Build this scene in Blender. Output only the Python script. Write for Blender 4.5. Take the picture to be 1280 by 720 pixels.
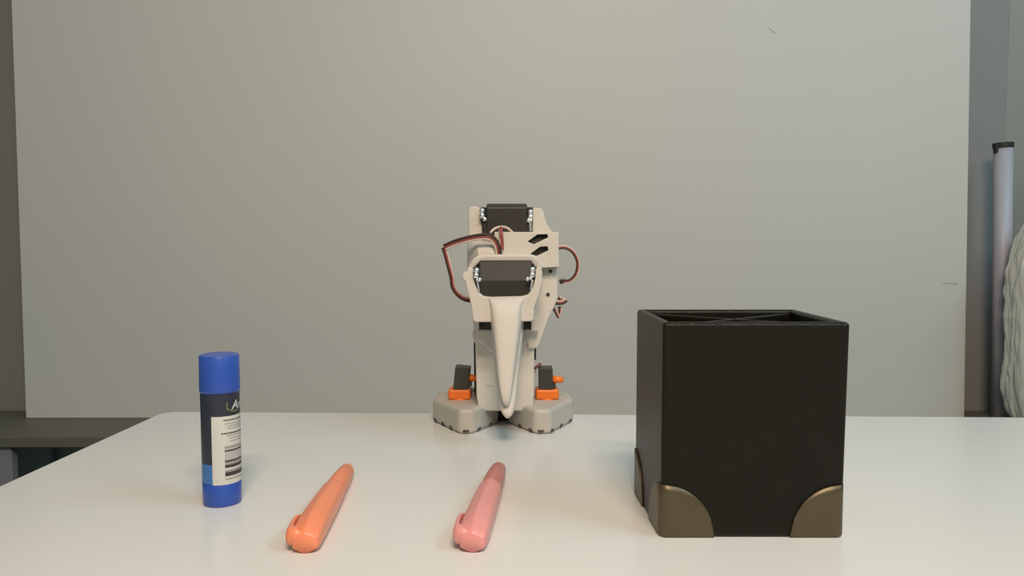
import bpy, bmesh, math, random
from mathutils import Vector, Matrix, noise
random.seed(7)
for o in list(bpy.data.objects): bpy.data.objects.remove(o)
S = bpy.context.scene
COL = S.collection
PI = math.pi

# ---------------------------------------------------------------- camera
Z0 = 0.75                       # table top height
HC = 0.14                       # camera height above the table
F = 1000.0                      # focal length in pixels of the 1280 wide frame
PITCH = math.atan(65 / F)
cam = bpy.data.cameras.new('camera'); camo = bpy.data.objects.new('camera', cam); COL.objects.link(camo)
cam.sensor_width = 36; cam.lens = 36 * F / 1280; cam.clip_start = 0.01
camo.location = (0, 0, Z0 + HC); camo.rotation_euler = (PI / 2 - PITCH, 0, 0)
S.camera = camo

# ---------------------------------------------------------------- light
S.view_settings.view_transform = 'Standard'; S.view_settings.look = 'None'
S.view_settings.gamma = 1; S.view_settings.exposure = 0.0
W = bpy.data.worlds.new('room_light'); S.world = W; W.use_nodes = True
bg = W.node_tree.nodes['Background']; bg.inputs[0].default_value = (0.66, 0.98, 0.95, 1); bg.inputs[1].default_value = 0.15

def area(name, loc, target, sx, sy, power, col):
    l = bpy.data.lights.new(name, 'AREA'); l.shape = 'RECTANGLE'; l.size = sx; l.size_y = sy
    l.energy = power; l.color = col
    o = bpy.data.objects.new(name, l); COL.objects.link(o); o.location = loc
    o.rotation_euler = (Vector(target) - Vector(loc)).to_track_quat('-Z', 'Y').to_euler()
    return o
# two warm lamps above the front of the table, cool fill lights added off to the right
area('pendant_lamp', (0.08, -0.42, 1.62), (0.1, 0.3, 0.5), 0.36, 0.10, 6.3, (1.0, 0.785, 0.61))
area('pendant_lamp', (0.08, -0.18, 1.62), (0.1, 0.3, 0.5), 0.36, 0.10, 4.8, (1.0, 0.785, 0.61))
area('cool_fill', (1.3, 0.1, 2.2), (1.0, 0.35, 0.5), 0.9, 0.3, 9, (0.50, 0.78, 1.0))
area('cool_fill', (1.2, -0.4, 1.9), (0.8, 0.6, 0.5), 0.3, 0.3, 3.0, (0.62, 0.95, 0.85))

# ---------------------------------------------------------------- helpers
CP = Vector((0, 0, Z0 + HC))
fwd = Vector((0, math.cos(PITCH), -math.sin(PITCH))); up = Vector((0, math.sin(PITCH), math.cos(PITCH)))
def ray(px, py): return fwd * F + Vector((1, 0, 0)) * (px - 640) - up * (py - 360)
def at(px, py, Y):              # measured point of the photograph at real depth Y
    d = ray(px, py); return CP + d * (Y / d.y)
def on(px, py, z=Z0):           # measured point of the photograph lying at height z
    d = ray(px, py); return CP + d * ((z - CP.z) / d.z)

def mat(name, col, rough=0.5, metal=0.0, spec=0.5, bump=0.0, bscale=200, vary=0.0, vscale=20, coat=0.0, vcol=None, sss=0.0):
    m = bpy.data.materials.new(name); m.use_nodes = True; nt = m.node_tree
    p = nt.nodes['Principled BSDF']
    p.inputs['Base Color'].default_value = (*col, 1); p.inputs['Roughness'].default_value = rough
    p.inputs['Metallic'].default_value = metal; p.inputs['Specular IOR Level'].default_value = spec
    p.inputs['Coat Weight'].default_value = coat
    if sss: p.inputs['Subsurface Weight'].default_value = sss; p.inputs['Subsurface Scale'].default_value = 0.003
    tc = nt.nodes.new('ShaderNodeTexCoord')
    if bump:
        n = nt.nodes.new('ShaderNodeTexNoise'); n.inputs['Scale'].default_value = bscale; n.inputs['Detail'].default_value = 4
        b = nt.nodes.new('ShaderNodeBump'); b.inputs['Strength'].default_value = bump; b.inputs['Distance'].default_value = 0.001
        nt.links.new(tc.outputs['Object'], n.inputs['Vector'])
        nt.links.new(n.outputs['Fac'], b.inputs['Height']); nt.links.new(b.outputs['Normal'], p.inputs['Normal'])
    if vary:
        n = nt.nodes.new('ShaderNodeTexNoise'); n.inputs['Scale'].default_value = vscale; n.inputs['Detail'].default_value = 5
        mx = nt.nodes.new('ShaderNodeMix'); mx.data_type = 'RGBA'
        mx.inputs['A'].default_value = (*col, 1)
        v = vcol or tuple(c * (1 - vary) for c in col)
        mx.inputs['B'].default_value = (*v, 1)
        nt.links.new(tc.outputs['Object'], n.inputs['Vector'])
        nt.links.new(n.outputs['Fac'], mx.inputs['Factor']); nt.links.new(mx.outputs['Result'], p.inputs['Base Color'])
    return m

M = dict(
    scuff=mat('scuff_grey', (0.50, 0.50, 0.485), 0.6, bump=0.02),
    board=mat('board_enamel', (0.70, 0.685, 0.655), 0.5, spec=0.3, vary=0.07, vscale=3.0),
    wall=mat('wall_paint', (0.42, 0.405, 0.37), 0.8, bump=0.2, bscale=300, vary=0.05, vscale=4),
    trim=mat('trim_paint', (0.30, 0.295, 0.29), 0.6, vary=0.08, vscale=6),
    floor=mat('floor_vinyl', (0.30, 0.26, 0.21), 0.6, vary=0.3, vscale=8),
    table=mat('table_laminate', (0.76, 0.765, 0.745), 0.24, spec=0.4, bump=0.02, bscale=900, vary=0.02, vscale=5),
    tedge=mat('table_edge_band', (0.7, 0.7, 0.67), 0.4, bump=0.02),
    tleg=mat('table_leg_metal', (0.6, 0.6, 0.6), 0.4, metal=0.3, bump=0.02),
    bench=mat('bench_wood', (0.155, 0.145, 0.115), 0.55, vary=0.12, vscale=14, bump=0.1, bscale=80),
    benchleg=mat('bench_leg_metal', (0.26, 0.25, 0.28), 0.45, bump=0.03),
    pole=mat('pole_plastic', (0.47, 0.46, 0.53), 0.45, bump=0.02),
    polecap=mat('pole_cap_rubber', (0.025, 0.025, 0.025), 0.55, bump=0.05),
    sack=mat('sack_film', (0.62, 0.66, 0.63), 0.35, bump=0.3, bscale=60, sss=0.1),
    leather=mat('black_leatherette', (0.010, 0.0085, 0.005), 0.34, spec=0.24, bump=0.35, bscale=1400, vary=0.2, vscale=60),
    lining=mat('black_lining', (0.020, 0.018, 0.016), 0.7, bump=0.3, bscale=1500),
    brass=mat('aged_bronze', (0.15, 0.12, 0.07), 0.42, metal=0.6, vary=0.35, vscale=70, spec=0.5, bump=0.1, bscale=300),
    print_white=mat('printed_plastic', (0.70, 0.645, 0.575), 0.5, bump=0.25, bscale=500, spec=0.4, vary=0.04, vscale=40, sss=0.05),
    print_foot=mat('printed_plastic_foot', (0.55, 0.515, 0.455), 0.55, bump=0.3, bscale=500, vary=0.06, vscale=40),
    tread=mat('tread_dark', (0.085, 0.07, 0.055), 0.7, bump=0.05),
    slot=mat('slot_dark', (0.03, 0.026, 0.022), 0.7, bump=0.05),
    servo=mat('servo_case', (0.035, 0.030, 0.025), 0.46, spec=0.5, bump=0.05, bscale=900),
    servo_head=mat('servo_case_matt', (0.033, 0.030, 0.024), 0.55, spec=0.4, bump=0.05, bscale=900),
    servo2=mat('ankle_servo_case', (0.045, 0.042, 0.034), 0.5, bump=0.05, bscale=900),
    chrome=mat('screw_metal', (0.95, 0.95, 0.95), 0.32, metal=1.0, bump=0.01),
    orange=mat('orange_plastic', (0.92, 0.20, 0.02), 0.4, bump=0.03, sss=0.05),
    wire_dark=mat('wire_brown', (0.045, 0.022, 0.016), 0.45, bump=0.02),
    wire_red=mat('wire_red', (0.33, 0.075, 0.06), 0.4, bump=0.02),
    wire_cream=mat('wire_cream', (0.70, 0.56, 0.50), 0.4, bump=0.02),
    blue=mat('blue_plastic', (0.032, 0.095, 0.46), 0.33, bump=0.02, sss=0.03),
    blue2=mat('blue_print', (0.05, 0.18, 0.50), 0.35, bump=0.02),
    navy=mat('navy_label', (0.025, 0.030, 0.050), 0.38, bump=0.02),
    paper=mat('label_paper', (0.66, 0.655, 0.62), 0.5, bump=0.02),
    ink=mat('label_ink', (0.055, 0.045, 0.045), 0.6, bump=0.01),
    ink3=mat('label_ink_faint', (0.50, 0.47, 0.46), 0.6, bump=0.01),
    ink2=mat('label_ink_pale', (0.36, 0.33, 0.31), 0.6, bump=0.01),
    logo=mat('logo_white', (0.55, 0.55, 0.52), 0.5, bump=0.01),
    swoosh=mat('logo_olive', (0.20, 0.21, 0.07), 0.5, bump=0.01),
    hl_o=mat('orange_highlighter', (0.95, 0.30, 0.155), 0.36, bump=0.02, sss=0.15),
    hl_p=mat('pink_highlighter', (0.83, 0.34, 0.32), 0.36, bump=0.02, sss=0.15),
    hl_p2=mat('pink_highlighter_tail', (0.60, 0.22, 0.19), 0.4, bump=0.02, sss=0.1),
    hl_o2=mat('orange_highlighter_tail', (0.94, 0.285, 0.15), 0.4, bump=0.02, sss=0.1),
)

def origin(o):
    v = Vector((0, 0, 0))
    while o: v = v + o.location; o = o.parent
    return v
def link(name, bm, m, parent=None, bevel=0.0, seg=3, smooth=True, subsurf=0, label=None, org=None):
    """one mesh object; the vertices of bm are in world coordinates"""
    off = origin(parent) if parent else Vector((0, 0, 0))
    if org is not None: off = Vector(org)
    bmesh.ops.recalc_face_normals(bm, faces=bm.faces[:])
    bmesh.ops.translate(bm, verts=bm.verts[:], vec=-off)
    me = bpy.data.meshes.new(name); bm.to_mesh(me); bm.free()
    for p in me.polygons: p.use_smooth = smooth
    me.materials.append(m)
    o = bpy.data.objects.new(name, me); COL.objects.link(o)
    if parent: o.parent = parent
    if org is not None: o.location = off - (origin(parent) if parent else Vector((0, 0, 0)))
    if bevel:
        b = o.modifiers.new('bevel', 'BEVEL'); b.width = bevel; b.segments = seg; b.limit_method = 'ANGLE'; b.angle_limit = math.radians(30)
        b.harden_normals = True
    if subsurf:
        s = o.modifiers.new('sub', 'SUBSURF'); s.levels = subsurf; s.render_levels = subsurf
    if label: o['label'] = label
    return o
def thing(name, label, cat, loc, group=None):
    o = bpy.data.objects.new(name, None); COL.objects.link(o); o.location = loc; o.empty_display_size = 0.02
    o['label'] = label; o['category'] = cat
    if group: o['group'] = group
    return o
def tag(o, label, cat, group=None):
    o['label'] = label; o['category'] = cat
    if group: o['group'] = group
def struct(o): o['kind'] = 'structure'; return o

def box(bm, lo, hi, rot=None, piv=None):
    vs = [bm.verts.new((x, y, z)) for z in (lo[2], hi[2]) for y in (lo[1], hi[1]) for x in (lo[0], hi[0])]
    for f in ((0, 1, 3, 2), (4, 6, 7, 5), (0, 4, 5, 1), (2, 3, 7, 6), (0, 2, 6, 4), (1, 5, 7, 3)): bm.faces.new([vs[i] for i in f])
    if rot is not None:
        c = Vector(piv) if piv is not None else (Vector(lo) + Vector(hi)) / 2
        bmesh.ops.rotate(bm, verts=vs, cent=c, matrix=rot)
    return vs
def prism(bm, pts, vec):
    """polygon (list of Vectors) extruded along vec"""
    a = [bm.verts.new(p) for p in pts]; b = [bm.verts.new(Vector(p) + vec) for p in pts]
    n = len(pts)
    bm.faces.new(a); bm.faces.new(b[::-1])
    for i in range(n): bm.faces.new((a[i], b[i], b[(i + 1) % n], a[(i + 1) % n]))
def slab(bm, pxs, Y, depth): prism(bm, [at(x, y, Y) for x, y in pxs], Vector((0, depth, 0)))
def loft(bm, loops, cap=True):
    R = [[bm.verts.new(p) for p in L] for L in loops]; n = len(R[0])
    for A, B in zip(R, R[1:]):
        for i in range(n): bm.faces.new((A[i], A[(i + 1) % n], B[(i + 1) % n], B[i]))
    if cap: bm.faces.new(R[0]); bm.faces.new(R[-1][::-1])
    return R
def cyl(bm, p0, p1, r0, r1=None, n=20, rings=None):
    p0 = Vector(p0); p1 = Vector(p1); r1 = r0 if r1 is None else r1
    d = (p1 - p0).normalized(); u = d.orthogonal().normalized(); v = d.cross(u)
    prof = rings or [(0, r0), (1, r1)]
    loft(bm, [[p0 + (p1 - p0) * t + (u * math.cos(2 * PI * i / n) + v * math.sin(2 * PI * i / n)) * r for i in range(n)] for t, r in prof])
def ball(bm, c, r, n=10):
    bmesh.ops.create_uvsphere(bm, u_segments=n * 2, v_segments=n, radius=r, matrix=Matrix.Translation(c))
def spline(pts, k=8):
    P = [pts[0]] + list(pts) + [pts[-1]]; out = []
    for i in range(1, len(P) - 2):
        a, b, c, d = P[i - 1], P[i], P[i + 1], P[i + 2]
        for j in range(k):
            t = j / k
            out.append(0.5 * ((2 * b) + (c - a) * t + (2 * a - 5 * b + 4 * c - d) * t * t + (3 * b - a - 3 * c + d) * t ** 3))
    out.append(P[-2]); return out
def tube(bm, path, r, n=8):
    loops = []; prev = None
    for i, p in enumerate(path):
        d = (path[min(i + 1, len(path) - 1)] - path[max(i - 1, 0)]).normalized()
        u = (prev - d * prev.dot(d)) if prev is not None else d.orthogonal()
        if u.length < 1e-6: u = d.orthogonal()
        u.normalize(); prev = u; v = d.cross(u)
        loops.append([p + (u * math.cos(2 * PI * j / n) + v * math.sin(2 * PI * j / n)) * r for j in range(n)])
    loft(bm, loops)

# ================================================================ setting
WY = 1.06
bm = bmesh.new(); box(bm, (-1.6, WY, 0), (1.6, WY + 0.1, 2.6)); struct(link('wall_back', bm, M['wall']))
bm = bmesh.new(); box(bm, (-1.6, -1.2, -0.05), (1.6, WY + 0.1, 0)); struct(link('floor', bm, M['floor']))
r0 = at(1180, 300, WY).x; r1 = at(1245, 300, WY).x
bm = bmesh.new(); box(bm, (r0, WY - 0.012, 0.53), (r1, WY, 2.6)); struct(link('trim_1', bm, M['trim'], bevel=0.002))
l0 = at(-60, 300, WY).x; l1 = at(60, 300, WY).x
bm = bmesh.new(); box(bm, (l0, WY - 0.012, 0.53), (l1, WY, 2.6)); struct(link('trim_2', bm, M['trim'], bevel=0.002))

# low bench along the wall: the whiteboard stands on it
BZ = at(600, 525, 1.0).z
BZ = Z0 + HC - 1.0 * (CP.z - at(640, 523, 1.0).z)
bench = thing('low_bench', 'low beige wooden bench against the wall, seen beyond the table, carrying the whiteboard', 'bench', (0, 0.99, 0))
by0 = on(100, 546, BZ).y
bm = bmesh.new(); box(bm, (-1.25, by0, BZ - 0.013), (1.25, WY - 0.013, BZ)); link('bench_top', bm, M['bench'], bench, bevel=0.0015)
lx1 = at(14.5, 575, by0 + 0.006).x
for x0, x1, y0 in ((lx1 - 0.03, lx1, by0 + 0.006), (lx1 - 0.12, lx1 - 0.09, WY - 0.05), (1.19, 1.22, by0 + 0.006), (1.19, 1.22, WY - 0.05)):
    if True:
        bm = bmesh.new(); box(bm, (x0, y0, 0), (x1, y0 + 0.012, BZ - 0.013)); link('leg', bm, M['benchleg'], bench, bevel=0.001)

# whiteboard, standing on the bench
wb = thing('whiteboard', 'large blank white board standing on the bench behind the robot', 'whiteboard', (0, 1.0, BZ))
BY = 1.0
q = [at(32, 525, BY), at(1206, 519, BY), at(1214, 0, BY), at(13.5, 0, BY)]
q[0].z = q[1].z = BZ
topz = BZ + 1.05
def ext(a, b, z): t = (z - a.z) / (b.z - a.z); return a + (b - a) * t
q[2] = ext(q[1], q[2], topz); q[3] = ext(q[0], q[3], topz)
bm = bmesh.new(); prism(bm, q, Vector((0, 0.012, 0))); link('board_panel', bm, M['board'], wb, bevel=0.0015)
# faint scuffs
for (x0, y0, x1, y1, w) in ((1178, 354.5, 1197, 355, 0.0008), (962, 36, 969, 42, 0.0010)):
    bm = bmesh.new(); a = at(x0, y0, BY - 0.0003); b = at(x1, y1, BY - 0.0003)
    prism(bm, [a, b, b + Vector((0, 0, w)), a + Vector((0, 0, w))], Vector((0, 0.0004, 0)))
    link('scuff', bm, M['scuff'], wb)

# table
A = on(205, 514.3); Bq = on(1280, 521.5); L = on(0, 607)
eb = (Bq - A).normalized(); el = (L - A).normalized()
C1 = A + eb * 1.25; C2 = C1 + el * 1.0; C3 = A + el * 1.0
table = thing('table', 'white laminate table with the robot, pens, glue stick and holder on it', 'table', (0.3, 0.1, 0))
def rcorner(P, u, v, r, n=6):
    c = P + u * r + v * r
    return [c - v * r * math.sin(t) - u * r * math.cos(t) for t in [PI / 2 * k / n for k in range(n + 1)]]
pts = rcorner(A, el, eb, 0.012)[::-1] + [C1, C2, C3]
pts = [Vector((p.x, p.y, Z0)) for p in pts]
bm = bmesh.new(); prism(bm, pts, Vector((0, 0, -0.024))); link('tabletop', bm, M['table'], table, bevel=0.0012, seg=2)
for P in (A + eb * 0.05 + el * 0.05, C1 - eb * 0.05 + el * 0.05, C2 - eb * 0.05 - el * 0.05, C3 + eb * 0.05 - el * 0.05):
    bm = bmesh.new(); box(bm, (P.x - 0.02, P.y - 0.02, 0), (P.x + 0.02, P.y + 0.02, Z0 - 0.024)); link('leg', bm, M['tleg'], table, bevel=0.002)

# white pole with black cap, standing on the bench
pt = at(1254, 184, 1.0); pb = at(1251, 519, 1.0); pb = ext(pt, pb, BZ)
pole = thing('capped_tube', 'thin pale lilac-white upright tube with a black end cap, right of the whiteboard', 'tube', pb)
bm = bmesh.new(); cyl(bm, pb, pt, 0.0108, n=28); link('tube_body', bm, M['pole'], pole)
bm = bmesh.new(); cyl(bm, pt - Vector((0, 0, 0.001)), pt + Vector((-0.0003, 0, 0.0055)), 0.0118, n=28)
b_ = pt + Vector((-0.0105, -0.003, -0.004)); box(bm, b_ - Vector((0.0018, 0.003, 0.003)), b_ + Vector((0.0015, 0.003, 0.008)))
link('end_cap', bm, M['polecap'], pole, bevel=0.0006, seg=2, label='black plastic end cap')

# crumpled sack at the right edge
SY = 0.952
sc = Vector((at(1345, 400, SY).x, SY, BZ))
hz = at(1300, 262, SY).z - BZ
bm = bmesh.new()
bmesh.ops.create_icosphere(bm, subdivisions=6, radius=1.0)
wx = sc.x - at(1265, 380, SY).x
for v in bm.verts:
    p = v.co.copy()
    e = 6.0
    s = (abs(p.x) ** e + abs(p.y) ** e + abs(p.z) ** e) ** (-1 / e); p = p * s
    n1 = noise.ridged_multi_fractal(p * 1.9 + Vector((3, 1, 7)), 0.9, 2.1, 5, 1.0, 2.0)
    n2 = noise.noise(p * 6)
    k = 1 + 0.045 * (n1 - 1.2) + 0.03 * n2
    zz = (p.z + 1) / 2
    taper = 1.0 - 0.22 * max(0, zz - 0.72) ** 1.1 * 4.2
    v.co = sc + Vector((p.x * wx * k * taper, p.y * 0.024 * k, max(0.0, zz * hz * (1 + 0.02 * n2))))
tag(link('plastic_sack', bm, M['sack']), 'crumpled white plastic sack at the right edge, beside the capped tube', 'sack')

# ================================================================ pen holder
fl = on(826, 672); fr = on(1053, 672)
ub = (fr - fl).normalized(); wB = (fr - fl).length
vb = Vector((-ub.y, ub.x, 0)); 
dB = 0.0665
Hh = at(944, 403, fl.y).z - Z0
yawB = -math.atan(29 / F) - 0.0
vb = Vector((math.sin(yawB), math.cos(yawB), 0)); ub = Vector((math.cos(yawB), -math.sin(yawB), 0))
ub = (fr - fl).normalized()
holder = thing('pen_holder', 'square black leatherette pen holder with bronze corner guards and crossed dividers, empty', 'pen holder', fl + ub * wB / 2 + vb * dB / 2)
def hb(u, v, z): return fl + ub * u + vb * v + Vector((0, 0, z))
tw = 0.0045
fx = 0.0012      # slight flare towards the rim
def wallp(name, u0, u1, v0, v1, sub):
    bm = bmesh.new()
    lo = [hb(u0, v0, 0), hb(u1, v0, 0), hb(u1, v1, 0), hb(u0, v1, 0)]
    hi = [hb(u0 + (-fx * 0 if u0 < wB / 2 else fx), v0, Hh), hb(u1 + (fx if u1 > wB / 2 else 0), v0, Hh), hb(u1 + (fx if u1 > wB / 2 else 0), v1, Hh), hb(u0 + (fx if u0 > wB / 2 else 0), v1, Hh)]
    loft(bm, [lo, hi]); return link(name, bm, M['leather'], holder, bevel=0.0019, seg=4)
wallp('front_panel', 0, wB, 0, tw, 0)
wallp('back_panel', 0, wB, dB - tw, dB, 0)
wallp('side_panel', 0, tw, 0.0004, dB - 0.0004, 0)
wallp('side_panel', wB - tw, wB, 0.0004, dB - 0.0004, 0)
bm = bmesh.new(); prism(bm, [hb(0.002, 0.002, 0.001), hb(wB - 0.002, 0.002, 0.001), hb(wB - 0.002, dB - 0.002, 0.001), hb(0.002, dB - 0.002, 0.001)], Vector((0, 0, 0.003))); link('base_panel', bm, M['lining'], holder)
for a, b in (((tw, dB - tw), (wB - tw, tw)), ((tw, tw), (wB - tw, dB - tw))):
    bm = bmesh.new()
    p0 = hb(a[0], a[1], 0.004); p1 = hb(b[0], b[1], 0.004); d = (p1 - p0).normalized(); n_ = Vector((-d.y, d.x, 0)) * 0.0012
    prism(bm, [p0 - n_, p1 - n_, p1 + n_, p0 + n_], Vector((0, 0, Hh - 0.004 - 0.0018))); link('divider', bm, M['leather'], holder, bevel=0.0009, seg=3)
# stitched welt round the front rim
# bronze corner guards: two quarter discs meeting on the vertical edge
RG = 0.0245; tg = 0.0007
def guard(u, v, su, sv):
    bm = bmesh.new(); rc = 0.0032
    c = hb(u, v, 0); A_ = ub * su; B_ = vb * sv          # the two walls run along A_ and B_ from the corner
    S_ = [-(RG - rc) * (1 - k / 12) - rc * PI / 4 for k in range(13)] + [rc * PI / 4 * (k / 3) for k in (-2, -1, 0, 1, 2)] + [rc * PI / 4 + (RG - rc) * k / 12 for k in range(13)]
    def pos(s_, off, z):
        q_ = rc * PI / 4
        if s_ <= -q_: p = A_ * (rc + (-s_ - q_)); nrm = -B_
        elif s_ >= q_: p = B_ * (rc + (s_ - q_)); nrm = -A_
        else:
            a = (s_ + q_) / (2 * q_) * PI / 2
            nrm = -(B_ * math.cos(a) + A_ * math.sin(a)); p = (A_ + B_) * rc + nrm * rc
        k = min(1.0, z / 0.0016); ins = 0.0010 * (1 - math.sqrt(max(0, 1 - (1 - k) ** 2)))
        return c + p + nrm * (off - ins) + Vector((0, 0, z))
    G = []
    for s_ in S_:
        d_ = max(0.0, abs(s_) - rc * PI / 4 + rc * 0.6); zt_ = RG * math.sqrt(max(0.0, 1 - (d_ / (RG - rc + rc * 0.6)) ** 2)) + 0.0004
        zs = [0, 0.0003, 0.0007, 0.0012] + [0.0016 + (max(zt_, 0.0018) - 0.0016) * k / 6 for k in range(7)]
        G.append([[bm.verts.new(pos(s_, o_, z)) for z in zs] for o_ in (0.0002 + tg, 0.0001)])
    n_ = len(G); m_ = len(G[0][0])
    for i in range(n_ - 1):
        for k in range(m_ - 1):
            for o_ in (0, 1):
                bm.faces.new((G[i][o_][k], G[i + 1][o_][k], G[i + 1][o_][k + 1], G[i][o_][k + 1]))
        for k in (0, m_ - 1): bm.faces.new((G[i][0][k], G[i + 1][0][k], G[i + 1][1][k], G[i][1][k]))
    for i in (0, n_ - 1):
        for k in range(m_ - 1): bm.faces.new((G[i][0][k], G[i][1][k], G[i][1][k + 1], G[i][0][k + 1]))
    o = link('corner_guard', bm, M['brass'], holder, label='aged bronze quarter-round corner guard')
    return o
guard(0, 0, 1, 1); guard(wB, 0, -1, 1); guard(0, dB, 1, -1); guard(wB, dB, -1, -1)

# ================================================================ glue stick
gb = on(273.5, 632)
GR = 0.00985
gc = Vector((gb.x, gb.y + GR * 0.55, Z0))
gtop = at(271, 442.5, gc.y).z - Z0
def gz(py): return at(271, py, gc.y - GR).z - Z0
glue = thing('glue_stick', 'blue glue stick standing upright with a navy wrap and white printed label', 'glue stick', gc)
def revolve(name, prof, m, parent, n=48, **k):
    bm = bmesh.new(); loft(bm, [[gc + Vector((r * math.cos(2 * PI * i / n), r * math.sin(2 * PI * i / n), z)) for i in range(n)] for r, z in prof])
    return link(name, bm, m, parent, **k)
zc = gz(494)
cap = revolve('cap', [(GR - 0.0012, zc), (GR + 0.0002, zc + 0.0003), (GR + 0.0003, zc + 0.002), (GR + 0.0001, gtop - 0.0006), (GR - 0.0002, gtop - 0.00015), (GR - 0.0008, gtop), (0.002, gtop)], M['blue'], glue)
for p in cap.data.polygons: p.use_smooth = abs(p.normal.z) < 0.9
zb = gz(607)
revolve('barrel', [(GR - 0.0008, 0.0), (GR - 0.0002, 0.0008), (GR - 0.0001, zb), (GR - 0.0002, zb + 0.0001), (GR - 0.0002, zc + 0.0004), (GR - 0.0015, zc + 0.0005)], M['blue'], glue)
def wrapm(bm, a0, a1, z0, z1, r, n=16):
    """patch on the barrel between angles (0 = facing the camera, + = right)"""
    n = max(2, int(abs(a1 - a0) / 0.09) + 1)
    V = []
    for i in range(n + 1):
        a = a0 + (a1 - a0) * i / n - PI / 2 + GYAW
        V.append([bm.verts.new(gc + Vector((r * math.cos(a), r * math.sin(a), z))) for z in (z0, z1)])
    for i in range(n): bm.faces.new((V[i][0], V[i + 1][0], V[i + 1][1], V[i][1]))
GYAW = -math.asin(1) * 0 + math.atan2(gc.x, gc.y) * -1
def ga(px): return math.asin(max(-1, min(1, (px - 272.6) / 24.2)))
bm = bmesh.new(); wrapm(bm, -PI * 0.9, PI * 0.9, gz(582), zc + 0.0001, GR - 0.00005); link('navy_wrap', bm, M['navy'], glue, label='dark navy wrap band')
bm = bmesh.new(); wrapm(bm, -PI * 0.9, ga(263) + 0.05, gz(606), gz(582), GR - 0.00005); link('blue_band', bm, M['blue2'], glue, label='lighter blue printed band')
a0 = ga(261.5)
lab_bm = bmesh.new(); wrapm(lab_bm, a0, a0 + 2.6, gz(607), gz(521.5), GR + 0.00002); lab = link('label', lab_bm, M['paper'], glue, label='white paper label with small print and barcode')
bm = bmesh.new(); bp = bmesh.new(); R2 = GR + 0.00006
def word_row(bmx, px0, py, h, spans, slant=0):
    a = ga(px0)
    for w, g in spans:
        wrapm(bmx, a, a + w, gz(py + h / 2), gz(py - h / 2), R2); a += w + g
random.seed(3)
for py, px0, bold in ((526.5, 276, 1), (531, 277.5, 0), (534, 280, 0), (537, 281, 0), (543, 273, 1), (546, 279, 0), (549.5, 282, 0), (553, 283, 0)):
    spans = [(random.uniform(0.05, 0.14), 0.025) for _ in range(12)]
    if bold: word_row(bm, px0, py, 1.8, spans)
    else: word_row(bp, px0, py, 1.3, spans)
ab = ga(276.6)
for y0, y1, dk in ((559, 562.3, 0), (563.7, 565.8, 1), (567, 569.5, 2), (570, 571.5, 2), (576.6, 578.8, 1), (579, 582.4, 0), (582.5, 586.2, 1), (589, 591.5, 0), (591.6, 596.6, 1), (599.3, 601, 0)):
    if dk < 2: wrapm(bm if dk == 1 else bp, ab, ab + 1.3, gz(y1), gz(y0), R2)
bq = bmesh.new(); wrapm(bq, ab, ab + 1.3, gz(576.6), gz(565.8), R2); link('pale_bar', bq, M['ink3'], lab)
link('label_print', bm, M['ink'], lab); link('fine_print', bp, M['ink2'], lab)
# white italic wordmark cut off by the turn of the barrel
def wrap_poly(bmx, pts, r=GR + 0.00008):
    vs = []
    for px, py in pts:
        a = px - PI / 2 + GYAW; vs.append(bmx.verts.new(gc + Vector((r * math.cos(a), r * math.sin(a), py))))
    bmx.faces.new(vs)
def wordmark(text, a_start, zbase, size, m, name):
    cu = bpy.data.curves.new('t', 'FONT'); cu.body = text; cu.size = size; cu.shear = 0.25; cu.offset = size * 0.02
    to = bpy.data.objects.new('t', cu); COL.objects.link(to)
    dg = bpy.context.evaluated_depsgraph_get(); me = bpy.data.meshes.new_from_object(to.evaluated_get(dg))
    bpy.data.objects.remove(to)
    bmx = bmesh.new(); bmx.from_mesh(me)
    bmesh.ops.triangulate(bmx, faces=bmx.faces[:])
    for v in bmx.verts:
        a = a_start + v.co.x / GR - PI / 2 + GYAW; r = GR + 0.00012
        z = zbase + v.co.y; v.co = gc + Vector((r * math.cos(a), r * math.sin(a), z))
    return link(name, bmx, m, glue, smooth=False, label='white italic lettering')
wordmark('Am', ga(286), gz(513.5), 0.0062, M['logo'], 'lettering')
bm = bmesh.new()
for i in range(8):
    t0, t1 = i / 8, (i + 1) / 8
    def sp(t, o): return (ga(280) + 0.75 * t ** 1.1 * 0.9, gz(509 + 6.5 * math.sin(t * PI * 0.75) ** 0.7 + o))
    a, b = sp(t0, 0), sp(t1, 0); c, d = sp(t1, 1.6), sp(t0, 1.6)
    wrap_poly(bm, [a, b, c, d])
wrapm(bm, ga(279.8), ga(281), gz(513.5), gz(504.5), GR + 0.00008)
link('swoosh', bm, M['swoosh'], glue, label='olive curved mark beside the lettering')

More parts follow.
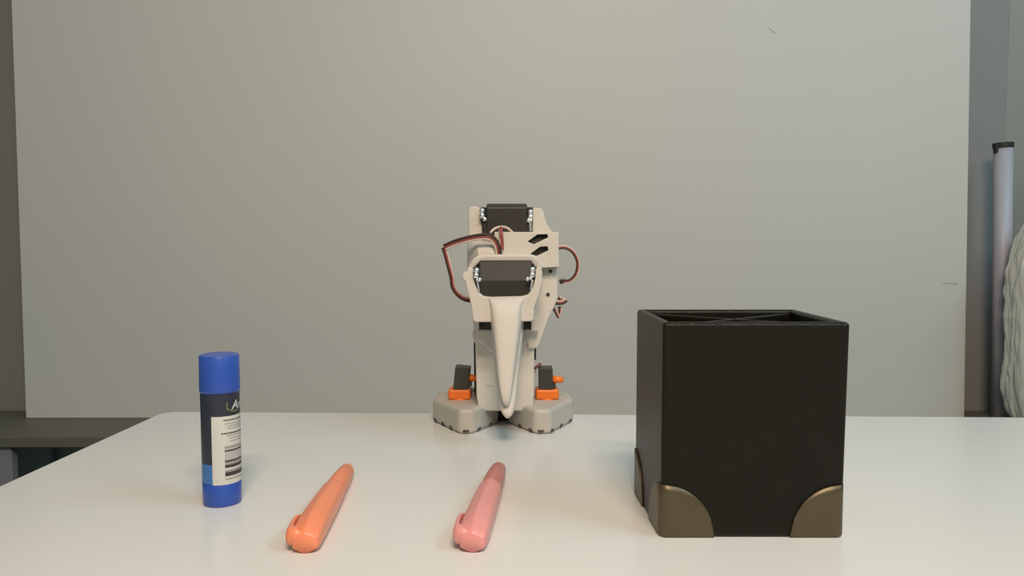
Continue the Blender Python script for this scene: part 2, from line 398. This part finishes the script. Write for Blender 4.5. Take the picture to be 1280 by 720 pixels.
# ================================================================ highlighters
def highlighter(near, far, m, m2, name, label, wn, wf, roll=0.0):
    a = on(*near); b = on(*far)
    d = (b - a); Ln = d.length; d.normalize(); s = Vector((d.y, -d.x, 0)); z = Vector((0, 0, 1))
    root = thing(name, label, 'highlighter', (a + b) / 2, 'highlighters')
    n = 36
    def sect(t, w, h, yo=0.0, k=0.16, lift=0.0):
        """cross-section at fraction t, w half width, h half height; softly six sided"""
        L_ = []
        for i in range(n):
            th = 2 * PI * i / n
            c = math.cos(PI / 6) / math.cos(((th + PI / 6 + roll) % (PI / 3)) - PI / 6)
            r = (1 - k * 2.2) + k * 2.2 * c
            L_.append(a + d * (t * Ln) + s * (w * r * math.cos(th) + yo) + z * (lift + h * (0.86 + r * math.sin(th))))
        mn = min(p.z for p in L_)
        if mn < Z0: L_ = [Vector((p.x, p.y, max(p.z, Z0 + 0.0))) for p in L_]
        return L_
    # cap: blunt wedge end, widest a third of the way
    bm = bmesh.new()
    loft(bm, [sect(0.0, wn * 0.76, wn * 0.60, 0.0, 0.40, 0.0005), sect(0.006, wn * 0.86, wn * 0.68, 0, 0.40, 0.0003), sect(0.03, wn * 0.97, wn * 0.84, 0, 0.40), sect(0.10, wn * 1.01, wn * 0.96, 0, 0.38),
              sect(0.20, wn * 1.0, wn, 0, 0.34), sect(0.38, wn * 0.95, wn * 0.97, 0, 0.3), sect(0.52, wn * 0.895, wn * 0.93, 0, 0.26), sect(0.60, wn * 0.86, wn * 0.90, 0, 0.22), sect(0.612, wn * 0.85, wn * 0.885, 0, 0.18), sect(0.613, wn * 0.80, wn * 0.85, 0, 0.18)])
    cap = link('cap', bm, m, root, label=None)
    bm = bmesh.new()
    loft(bm, [sect(0.605, wn * 0.78, wn * 0.83, 0, 0.15), sect(0.64, wn * 0.79, wn * 0.84, 0, 0.15), sect(0.80, wf * 1.04, wf * 1.12, 0, 0.12), sect(0.925, wf * 0.92, wf * 0.99, 0, 0.08), sect(0.93, wf * 0.88, wf * 0.95, 0, 0.08)])
    link('barrel', bm, m2, root)
    bm = bmesh.new()
    loft(bm, [sect(0.92, wf * 0.84, wf * 0.91, 0, 0.08, 0.0002), sect(0.935, wf * 0.88, wf * 0.95, 0, 0.08), sect(0.97, wf * 0.84, wf * 0.91, 0, 0.05), sect(0.988, wf * 0.72, wf * 0.78, 0, 0.0, 0.0006), sect(0.997, wf * 0.45, wf * 0.5, 0, 0, 0.0025), sect(1.0, wf * 0.15, wf * 0.2, 0, 0, 0.004)])
    link('tail_plug', bm, m2, root)
    # clip: springs from the blunt end on the left flank and reaches back along the cap
    bm = bmesh.new()
    path = [(0.004, -0.55, 0.0030, 0.0030), (0.012, -0.72, 0.0038, 0.0034), (0.05, -0.93, 0.0036, 0.0026), (0.09, -1.13, 0.0028, 0.0013), (0.15, -1.24, 0.0024, 0.0010), (0.21, -1.22, 0.0020, 0.0009), (0.235, -1.14, 0.0013, 0.0008), (0.25, -1.08, 0.0005, 0.0005)]
    loops = []
    for t, o, hw, tk in path:
        c = a + d * (t * Ln) + s * (wn * o) + z * (wn * 0.95)
        loops.append([c + s * (tk * math.copysign(abs(math.cos(2 * PI * i / 16)) ** 0.7, math.cos(2 * PI * i / 16))) + z * (hw * math.copysign(abs(math.sin(2 * PI * i / 16)) ** 0.7, math.sin(2 * PI * i / 16))) for i in range(16)])
    loft(bm, loops); link('clip', bm, m, cap)
    return root
highlighter((381, 692), (435, 595), M['hl_o'], M['hl_o2'], 'highlighter', 'orange highlighter pen lying on the table beside the glue stick', 0.0073, 0.0050)
highlighter((590, 691), (624, 593.5), M['hl_p'], M['hl_p2'], 'highlighter', 'pink highlighter pen lying on the table in front of the robot', 0.0073, 0.0052)

# ================================================================ robot
PW = M['print_white']
rb = thing('robot', 'white printed two-legged robot with a long beak, black servos and loose cables', 'robot', (on(630, 540).x, 0.59, Z0))
def part(name, fn, m, parent=rb, **k):
    bm = bmesh.new(); fn(bm); return link(name, bm, m, parent, **k)

# feet: blocks standing on one corner towards the viewer
FH = 0.0178
def foot(pl, dash):
    pts = [Vector((p.x, p.y, Z0 + 0.0)) for p in pl]
    ft = part('foot', lambda bm: prism(bm, pts, Vector((0, 0, FH))), M['print_foot'], bevel=0.0030, seg=5)
    for (i, t) in dash:
        a, b = pts[i], pts[i + 1]; u = (b - a).normalized(); nrm = Vector((u.y, -u.x, 0))
        c = a + (b - a) * t
        bm = bmesh.new(); hw = 0.0021
        prism(bm, [c - u * hw + Vector((0, 0, 0.0015)), c + u * hw + Vector((0, 0, 0.0015)), c + u * hw + Vector((0, 0, 0.0032)), c - u * hw + Vector((0, 0, 0.0032))], nrm * 0.0006)
        bmesh.ops.translate(bm, verts=bm.verts[:], vec=-nrm * 0.0003)
        link('tread_slot', bm, M['tread'], ft)
    return ft
Lp = [on(541, 527), on(574, 543), on(591, 543), on(622, 530)]
Lp = Lp + [Vector((Lp[3].x + 0.001, 0.622, Z0)), Vector((Lp[0].x + 0.002, 0.626, Z0))]
foot(Lp, [(0, 0.10), (0, 0.40), (0, 0.70), (1, 0.5), (2, 0.25), (2, 0.72)])
Rp = [on(636, 530), on(668, 543), on(688, 543), on(717, 527)]
Rp = Rp + [Vector((Rp[3].x - 0.002, 0.622, Z0)), Vector((Rp[0].x - 0.001, 0.622, Z0))]
foot(Rp, [(0, 0.45), (0, 0.85), (1, 0.4), (2, 0.08), (2, 0.45), (2, 0.85)])

# ankles
YA = 0.597
zt = Z0 + FH
def ankle(x0, x1, bx0, bx1, btop, tilt, tx0, tx1, ty):
    p0 = at(x0, 498, YA - 0.007); p1 = at(x1, 487, YA - 0.007)
    col = part('ankle_collar', lambda bm: (box(bm, (p0.x, YA - 0.007, zt), (p1.x, YA + 0.009, zt + 0.0078))), M['orange'], bevel=0.0018, label='orange collar on the foot')
    part('collar_foot', lambda bm: cyl(bm, ((p0.x + p1.x) / 2, YA, zt - 0.001), ((p0.x + p1.x) / 2, YA, zt + 0.001), 0.0072, n=24), M['orange'], col)
    q0 = at(bx0, btop, YA - 0.006); q1 = at(bx1, btop, YA - 0.006)
    rot = Matrix.Rotation(tilt, 3, 'Y')
    sv = part('ankle_servo', lambda bm: box(bm, (q0.x, YA - 0.006, zt + 0.0070), (q1.x, YA + 0.008, q0.z), rot, ((q0.x + q1.x) / 2, YA, zt + 0.007)), M['servo2'], bevel=0.0008, label='black ankle servo')
    a = at(tx0, ty, YA - 0.003); b = at(tx1, ty + 0.5, YA - 0.003)
    part('servo_horn', lambda bm: cyl(bm, (a.x - 0.0015, a.y + 0.002, a.z), (b.x, b.y, b.z), 0.0032, 0.0021, n=18), M['orange'], sv, label='orange servo horn')
    part('horn_post', lambda bm: box(bm, (a.x - 0.003, YA - 0.004, a.z - 0.0065), (a.x + 0.0022, YA + 0.002, a.z - 0.0028)), M['servo2'], sv, bevel=0.0005)
ankle(560, 588, 566, 585, 459.5, 0.10, 586, 596, 472.5)
ankle(670, 699, 674, 691.5, 460.5, -0.02, 691, 704, 474.5)

# legs, mostly hidden behind the lower shell
for x0, x1, hx in ((597, 609, 0), (654, 666, 0)):
    lg = part('leg', lambda bm: slab(bm, [(x0, 420), (x1, 420), (x1, 500), (x0, 500)], 0.612, 0.009), PW, bevel=0.001)
part('leg_link', lambda bm: slab(bm, [(592, 428), (597, 428), (597, 492), (593, 492)], 0.600, 0.012), M['slot'], bevel=0.0005, label='dark link beside the left leg')
part('leg_link', lambda bm: slab(bm, [(665, 428), (670.5, 428), (670, 450), (665, 450)], 0.600, 0.012), M['slot'], bevel=0.0005, label='dark link beside the right leg')
for x0, x1 in ((578, 604), (660, 684)):
    part('ankle_arm', lambda bm: slab(bm, [(x0, 487), (x1, 487), (x1, 500), (x0, 500)], 0.606, 0.012), PW, bevel=0.001)

# lower body shell
part('hip_shade_block', lambda bm: slab(bm, [(610, 480), (652, 480), (652, 527), (610, 527)], 0.600, 0.016), M['slot'], bevel=0.001, label='added dark block standing in for the shade between the feet')  # dark block added for the shade under the body
def lower(bm):
    slab(bm, [(592, 411), (590, 420), (594, 430), (595.5, 495), (598, 511), (601, 514), (662, 514), (666, 510), (667.5, 495), (668, 432), (672, 424), (674, 412)], 0.572, 0.036)
sh = part('lower_shell', lower, PW, bevel=0.0022, seg=4)
part('shell_rib', lambda bm: slab(bm, [(594, 411), (594, 426), (604, 429), (612, 440), (650, 440), (657, 430), (668, 425), (672, 411)], 0.5695, 0.004), PW, sh, bevel=0.0015)
part('shell_seam', lambda bm: slab(bm, [(607, 481.5), (617, 482.5), (617, 483.1), (607, 482.2)], 0.5718, 0.002), M['print_foot'], sh)
# neck servo in the recess below the mask, shade put into its colour
part('neck_servo', lambda bm: slab(bm, [(598, 396), (664, 396), (664, 412), (598, 412)], 0.562, 0.036), M['slot'], label='neck servo block, darkened for the shade in the gap')
part('neck_plate', lambda bm: slab(bm, [(591, 396), (598, 396), (599, 412), (592, 412)], 0.560, 0.03), PW, bevel=0.0006)
part('neck_plate', lambda bm: slab(bm, [(664, 396), (672, 396), (673, 414), (664, 414)], 0.560, 0.03), PW, bevel=0.0006)

# body: upper block with two slanted vents, right flank, left cheek
YU = 0.560
def upper(bm):
    outer = [at(x, y, YU) for x, y in ((618, 290), (698, 290), (699, 334), (676, 335), (640, 345), (618, 340))]
    holes = [[(659.5, 302), (672, 293), (684, 292.5), (685, 297), (671, 303.5), (667, 305.5)], [(663, 317.5), (675, 308.5), (684.5, 308), (685.5, 313), (675, 318), (671, 320)]]
    edges = []
    for loop in [outer] + [[at(x, y, YU) for x, y in h] for h in holes]:
        vs = [bm.verts.new(p) for p in loop]
        edges += [bm.edges.new((vs[i], vs[(i + 1) % len(vs)])) for i in range(len(vs))]
    r = bmesh.ops.triangle_fill(bm, edges=edges, use_beauty=True)
    fs = [f for f in r['geom'] if isinstance(f, bmesh.types.BMFace)]
    e = bmesh.ops.extrude_face_region(bm, geom=fs)
    bmesh.ops.translate(bm, verts=[v for v in e['geom'] if isinstance(v, bmesh.types.BMVert)], vec=(0, 0.0035, 0))
ub_ = part('upper_shell', upper, PW, bevel=0.0005, seg=2)
part('vent_shade', lambda bm: slab(bm, [(621, 293), (695, 293), (695, 331), (621, 331)], YU + 0.0034, 0.026), M['slot'], ub_, label='dark block standing in for the shade behind the vents')  # solid dark fill gives the shade inside the shell
part('shell_top', lambda bm: box(bm, tuple(at(618, 295, YU + 0.0034)), tuple(Vector((at(698, 290, YU).x, YU + 0.034, at(698, 290, YU).z)))), PW, ub_, bevel=0.0006)
part('shell_side', lambda bm: box(bm, tuple(at(695.5, 334, YU + 0.0034)), tuple(Vector((at(699, 290, YU).x, YU + 0.034, at(698, 290, YU).z)))), PW, ub_, bevel=0.0006)
fk = part('flank_plate', lambda bm: slab(bm, [(664, 333), (697, 333), (697.5, 372), (693, 384), (686, 398), (679, 418), (672, 436), (660, 436), (655, 400)], 0.5685, 0.018), PW, bevel=0.0015)
for x, y in ((688, 339.5), (685, 368)):
    part('screw', lambda bm: cyl(bm, at(x, y, 0.5678), at(x, y, 0.5700), 0.0013, n=14), M['servo2'], fk, label='small dark screw head')
def cheek(bm):
    # rounded shoulder, its crest running forward from left to right
    loops = []
    for x, yc, rr, yt in ((583.5, 0.583, 0.006, 300.5), (586, 0.580, 0.008, 299.5), (598, 0.572, 0.010, 299), (610, 0.571, 0.011, 299), (619, 0.571, 0.012, 299)):
        X = at(x, 320, 0.57).x; zt_ = at(640, yt, 0.60).z; L_ = [Vector((X, 0.604, zt_))]
        for k in range(9):
            a = PI / 2 * k / 8
            L_.append(Vector((X, yc - rr * math.sin(a) * 1.1, zt_ - 0.0015 - rr * (1 - math.cos(a)) * 0.95)))
        zb_ = at(640, 345, 0.565).z
        L_ += [Vector((X, yc - rr * 1.05, zb_)), Vector((X, 0.604, zb_))]
        loops.append(L_)
    loft(bm, loops)
part('cheek_shell', cheek, PW, bevel=0.001)

# rear bracket and rear servo
YR = 0.588
part('rear_bracket', lambda bm: slab(bm, [(586, 303), (585.5, 262), (588, 258), (597, 258), (600.5, 262), (602.5, 280), (603, 303)], YR, 0.016), PW, bevel=0.001)
part('rear_bracket', lambda bm: slab(bm, [(665.5, 303), (665, 262), (667, 260), (676, 260), (680, 265), (681, 272), (683.5, 280), (688, 287), (692, 292), (692, 303)], YR, 0.016), PW, bevel=0.001)
part('rear_body', lambda bm: slab(bm, [(584, 300), (690, 292), (690, 380), (668, 430), (596, 430), (590, 380)], 0.592, 0.014), PW, bevel=0.002)
def servo_body(bm, x0, x1, prof, Yref):
    xa = at(x0, prof[0][1], Yref).x; xb = at(x1, prof[0][1], Yref).x
    pts = [Vector((xa, Y, at(640, y, Y).z)) for Y, y in prof]
    prism(bm, pts, Vector((xb - xa, 0, 0)))
rs = part('rear_servo', lambda bm: servo_body(bm, 608, 659, [(0.583, 296), (0.5815, 259), (0.587, 254.5), (0.606, 254.5), (0.606, 296)], 0.583), M['servo'], bevel=0.0012, label='black servo between the rear bracket arms')
part('servo_mount', lambda bm: servo_body(bm, 603, 665.5, [(0.5845, 296), (0.5845, 273), (0.600, 273), (0.600, 296)], 0.583), M['servo'], rs, bevel=0.0012)
hd_s = None
def screws(pts, Y, parent, r):
    for i, (x, y, k) in enumerate(pts):
        c = at(x, y, Y)
        bm = bmesh.new(); ball(bm, c, r * k); bmesh.ops.scale(bm, verts=bm.verts[:], vec=(1, 0.8, 1), space=Matrix.Translation(-c))
        link('screw', bm, M['chrome'], parent, label='bright metal screw')
screws([(602.5, 263.5, 1), (602.5, 269.5, 1.05), (606, 274, .8), (663, 265, 1), (663, 271, 1.05), (660.5, 275.5, .8), (663.5, 275.5, .6)], 0.5825, rs, 0.0020)
for xa, xb in ((601, 609), (658, 666)):
    part('servo_flange', lambda bm: cyl(bm, at(xa, 268, 0.589), at(xb, 268, 0.589), 0.0052, n=24), M['slot'], rs)
part('servo_clip', lambda bm: slab(bm, [(661, 277), (664.5, 277), (664.5, 289), (662, 289)], 0.5835, 0.002), M['chrome'], rs, bevel=0.0003, label='bare metal clip')

# head: mask frame, arch, servo
YM = 0.536
def mask(bm):
    outer = [(589, 333), (591.5, 337), (591, 346), (594, 356), (598, 365), (604, 370.5), (614, 371.5), (652, 370.5), (660, 368.5), (666, 359), (669, 348), (669.5, 337), (672, 333), (676, 334), (678, 340), (677.5, 352), (674.5, 366), (672, 374), (668, 384), (667, 400), (664, 402), (594, 403), (591, 400), (589.5, 386), (587, 374), (583.5, 362), (581.5, 352), (577.5, 348), (578, 341), (583, 339), (585, 334)]
    slab(bm, outer, YM, 0.010)
mk = part('head_mask', mask, PW, bevel=0.0016, seg=3)
def arch(bm):
    outer = [(584, 345), (585, 333), (591, 323), (601, 318), (664, 318), (672, 322), (677, 330), (678, 345), (669, 345), (668, 334), (663, 327.5), (601, 327.5), (594, 334), (593, 345)]
    slab(bm, outer, YM + 0.0165, 0.012)
part('head_arch', arch, PW, mk, bevel=0.0018, seg=3)
part('mask_back', lambda bm: slab(bm, [(588, 340), (592, 340), (600, 374), (662, 373), (670, 340), (674, 340), (672, 380), (667, 401), (594, 402), (590, 380)], YM + 0.009, 0.02), PW, mk, bevel=0.001)
hs = part('head_servo', lambda bm: servo_body(bm, 599, 665, [(0.541, 374), (0.5395, 350.5), (0.5465, 326), (0.572, 325), (0.572, 374)], 0.545), M['servo_head'], bevel=0.0008, label='black servo held in the head')
screws([(595.5, 338, 1), (595, 344.5, 1.05), (599.5, 349.5, .75), (596.5, 350, .5), (665.5, 337, 1), (665, 343.5, 1.05), (659.5, 348.5, .75), (663.5, 348, .55)], 0.5345, hs, 0.0019)
for xa, xb in ((592, 601), (662, 671)):
    part('servo_flange', lambda bm: cyl(bm, at(xa, 343, 0.546), at(xb, 343, 0.546), 0.0052, n=24), M['slot'], hs)
part('servo_clip', lambda bm: slab(bm, [(595.5, 352), (598, 352), (600, 364), (598, 365)], 0.5355, 0.008), M['chrome'], hs, bevel=0.0003, label='bare metal clip')
part('servo_clip', lambda bm: slab(bm, [(664, 350), (667, 350), (664.5, 362), (662.5, 363)], 0.5355, 0.008), M['chrome'], hs, bevel=0.0003, label='bare metal clip')
# ridge standing proud down the mask, running out as the beak
def beak(bm, rows, n=32, e=0.42):
    loops = []
    for y, x0, x1, Yf, Yb in rows:
        c = at((x0 + x1) / 2, y, Yf); hw = (x1 - x0) / 2 * Yf / F; L_ = []
        for i in range(n):
            th = 2 * PI * i / n
            cx = math.copysign(abs(math.cos(th)) ** e, math.cos(th)); cy = math.copysign(abs(math.sin(th)) ** e, math.sin(th))
            f = 1.0 if cy > 0 else 0.80            # front (towards viewer) narrower than back
            f = 0.88 + 0.12 * cy
            L_.append(Vector((c.x + hw * cx * f, Yf + (Yb - Yf) * (cy + 1) / 2, c.z)))
        loops.append(L_)
    loft(bm, loops)
bk = part('upper_beak', lambda bm: beak(bm, [(371.5, 604, 662, 0.5352, 0.540), (375, 606, 660, 0.5335, 0.542), (381, 608.5, 656.5, 0.531, 0.543), (390, 610, 655, 0.529, 0.543), (405, 611.5, 654, 0.527, 0.542), (425, 614, 651.5, 0.5245, 0.540), (445, 616.5, 648.5, 0.522, 0.537), (462, 618.5, 646, 0.520, 0.534), (478, 620.5, 643.5, 0.518, 0.530), (490, 623, 641.5, 0.5165, 0.527), (499, 625.5, 639.5, 0.516, 0.524), (505, 628, 637.5, 0.5165, 0.522), (507.5, 631, 635, 0.518, 0.520)]), PW)
part('lower_beak', lambda bm: beak(bm, [(404, 612, 657, 0.543, 0.556), (430, 613, 655, 0.538, 0.552), (455, 615, 652.5, 0.533, 0.547), (480, 618, 650, 0.528, 0.541), (497, 620.5, 648, 0.524, 0.536), (508, 622.5, 646, 0.521, 0.532), (515, 624.5, 644, 0.5195, 0.529), (519, 627, 642, 0.519, 0.527), (521.5, 629.5, 639.5, 0.5195, 0.526), (523, 632.5, 636.5, 0.521, 0.524)], e=0.7), PW)

# cables: three-wire ribbons
def ribbon(pts, w=0.0016, side=1, k=8, n0=None):
    P = spline([at(*p) for p in pts], k)
    root = None
    N = len(P); tmp = []
    for j, mname in enumerate(('wire_dark', 'wire_red', 'wire_cream')):
        path = []
        for i, p in enumerate(P):
            d = (P[min(i + 1, N - 1)] - P[max(i - 1, 0)]).normalized()
            s = d.cross(Vector((0, 1, 0)))
            if s.length < 0.2: s = Vector((1, 0, 0))
            s.normalize()
            path.append(p + (s * 0.93 + Vector((0, 0.37, 0))) * (j - 1) * w * side)
        bm = bmesh.new(); tube(bm, path, w * 0.56)
        if j == 0: root = link('cable', bm, M[mname], rb, label='three-wire ribbon cable, brown, red and cream')
        else: link('wire', bm, M[mname], root, label='red wire' if j == 1 else 'cream wire')
# left loop over the top
ribbon([(623.5, 318, 0.557), (622, 309, 0.556), (617.5, 300, 0.556), (609, 296, 0.556), (596, 296.5, 0.557), (580, 300, 0.558), (566, 304.5, 0.560), (555.5, 309.5, 0.561)], 0.00155, -1 if False else 1)
ribbon([(554.5, 309, 0.562), (557, 316, 0.562), (561.5, 333, 0.562), (565, 347, 0.563), (566.5, 358, 0.565), (572, 367, 0.567), (580, 373, 0.570), (588, 375, 0.572)], 0.00125, 1)
# right loop
ribbon([(697, 310, 0.580), (706, 309, 0.580), (715.5, 314, 0.580), (721.5, 324, 0.581), (722.5, 334, 0.582), (719.5, 344, 0.583), (712, 351, 0.584), (702, 352.5, 0.585)], 0.0010, 1)
part('cable_plug', lambda bm: slab(bm, [(699, 350), (704, 348.5), (705, 354), (700, 355.5)], 0.583, 0.004), M['wire_dark'], bevel=0.0005)
part('cable_plug', lambda bm: slab(bm, [(704, 346.5), (708, 347), (709, 350), (705, 350)], 0.584, 0.003), M['ink2'], bevel=0.0005, label='grey cable plug')
# crossing tails below it
ribbon([(680, 381, 0.575), (688, 377.5, 0.576), (696, 378.5, 0.577), (703, 378, 0.578), (708, 375, 0.579)], 0.0011, 1, 5)
ribbon([(698, 371, 0.583), (701, 374, 0.583), (708, 376, 0.583)], 0.0010, 1, 5)
ribbon([(690.5, 383, 0.579), (695, 390, 0.579), (698.5, 397, 0.579)], 0.00085, 1, 5)
ribbon([(700, 383, 0.580), (700, 390, 0.580), (698, 397, 0.580)], 0.0009, 1, 5)
# short jumper in the middle: pale loop and red strap
part('jumper', lambda bm: tube(bm, spline([at(x, y, Y) for x, y, Y in ((613, 291, 0.562), (618, 286, 0.566), (626, 283.5, 0.567), (634, 285, 0.566), (641, 291, 0.562))], 6), 0.0009), M['wire_cream'], label='pale looped wire')
part('jumper', lambda bm: tube(bm, spline([at(x, y, Y) for x, y, Y in ((626, 285, 0.564), (626.5, 291, 0.558), (627.5, 302, 0.5585), (627.5, 312, 0.5585))], 6), 0.0013), M['wire_red'], label='red wire down the shell')
part('jumper', lambda bm: tube(bm, spline([at(x, y, Y) for x, y, Y in ((624.5, 288, 0.560), (625, 296, 0.5585), (625.5, 306, 0.5585), (627, 316, 0.5585))], 6), 0.0008), M['wire_cream'], label='pale wire down the shell')
part('cable', lambda bm: tube(bm, [at(665, 463, 0.60), at(669, 460, 0.60), at(676, 454.5, 0.60)], 0.0011), M['wire_red'], label='short red wire end beside the right leg')
part('cable', lambda bm: tube(bm, [at(666, 466, 0.60), at(669.5, 463, 0.60)], 0.0010), M['wire_cream'], label='short cream wire end beside the right leg')
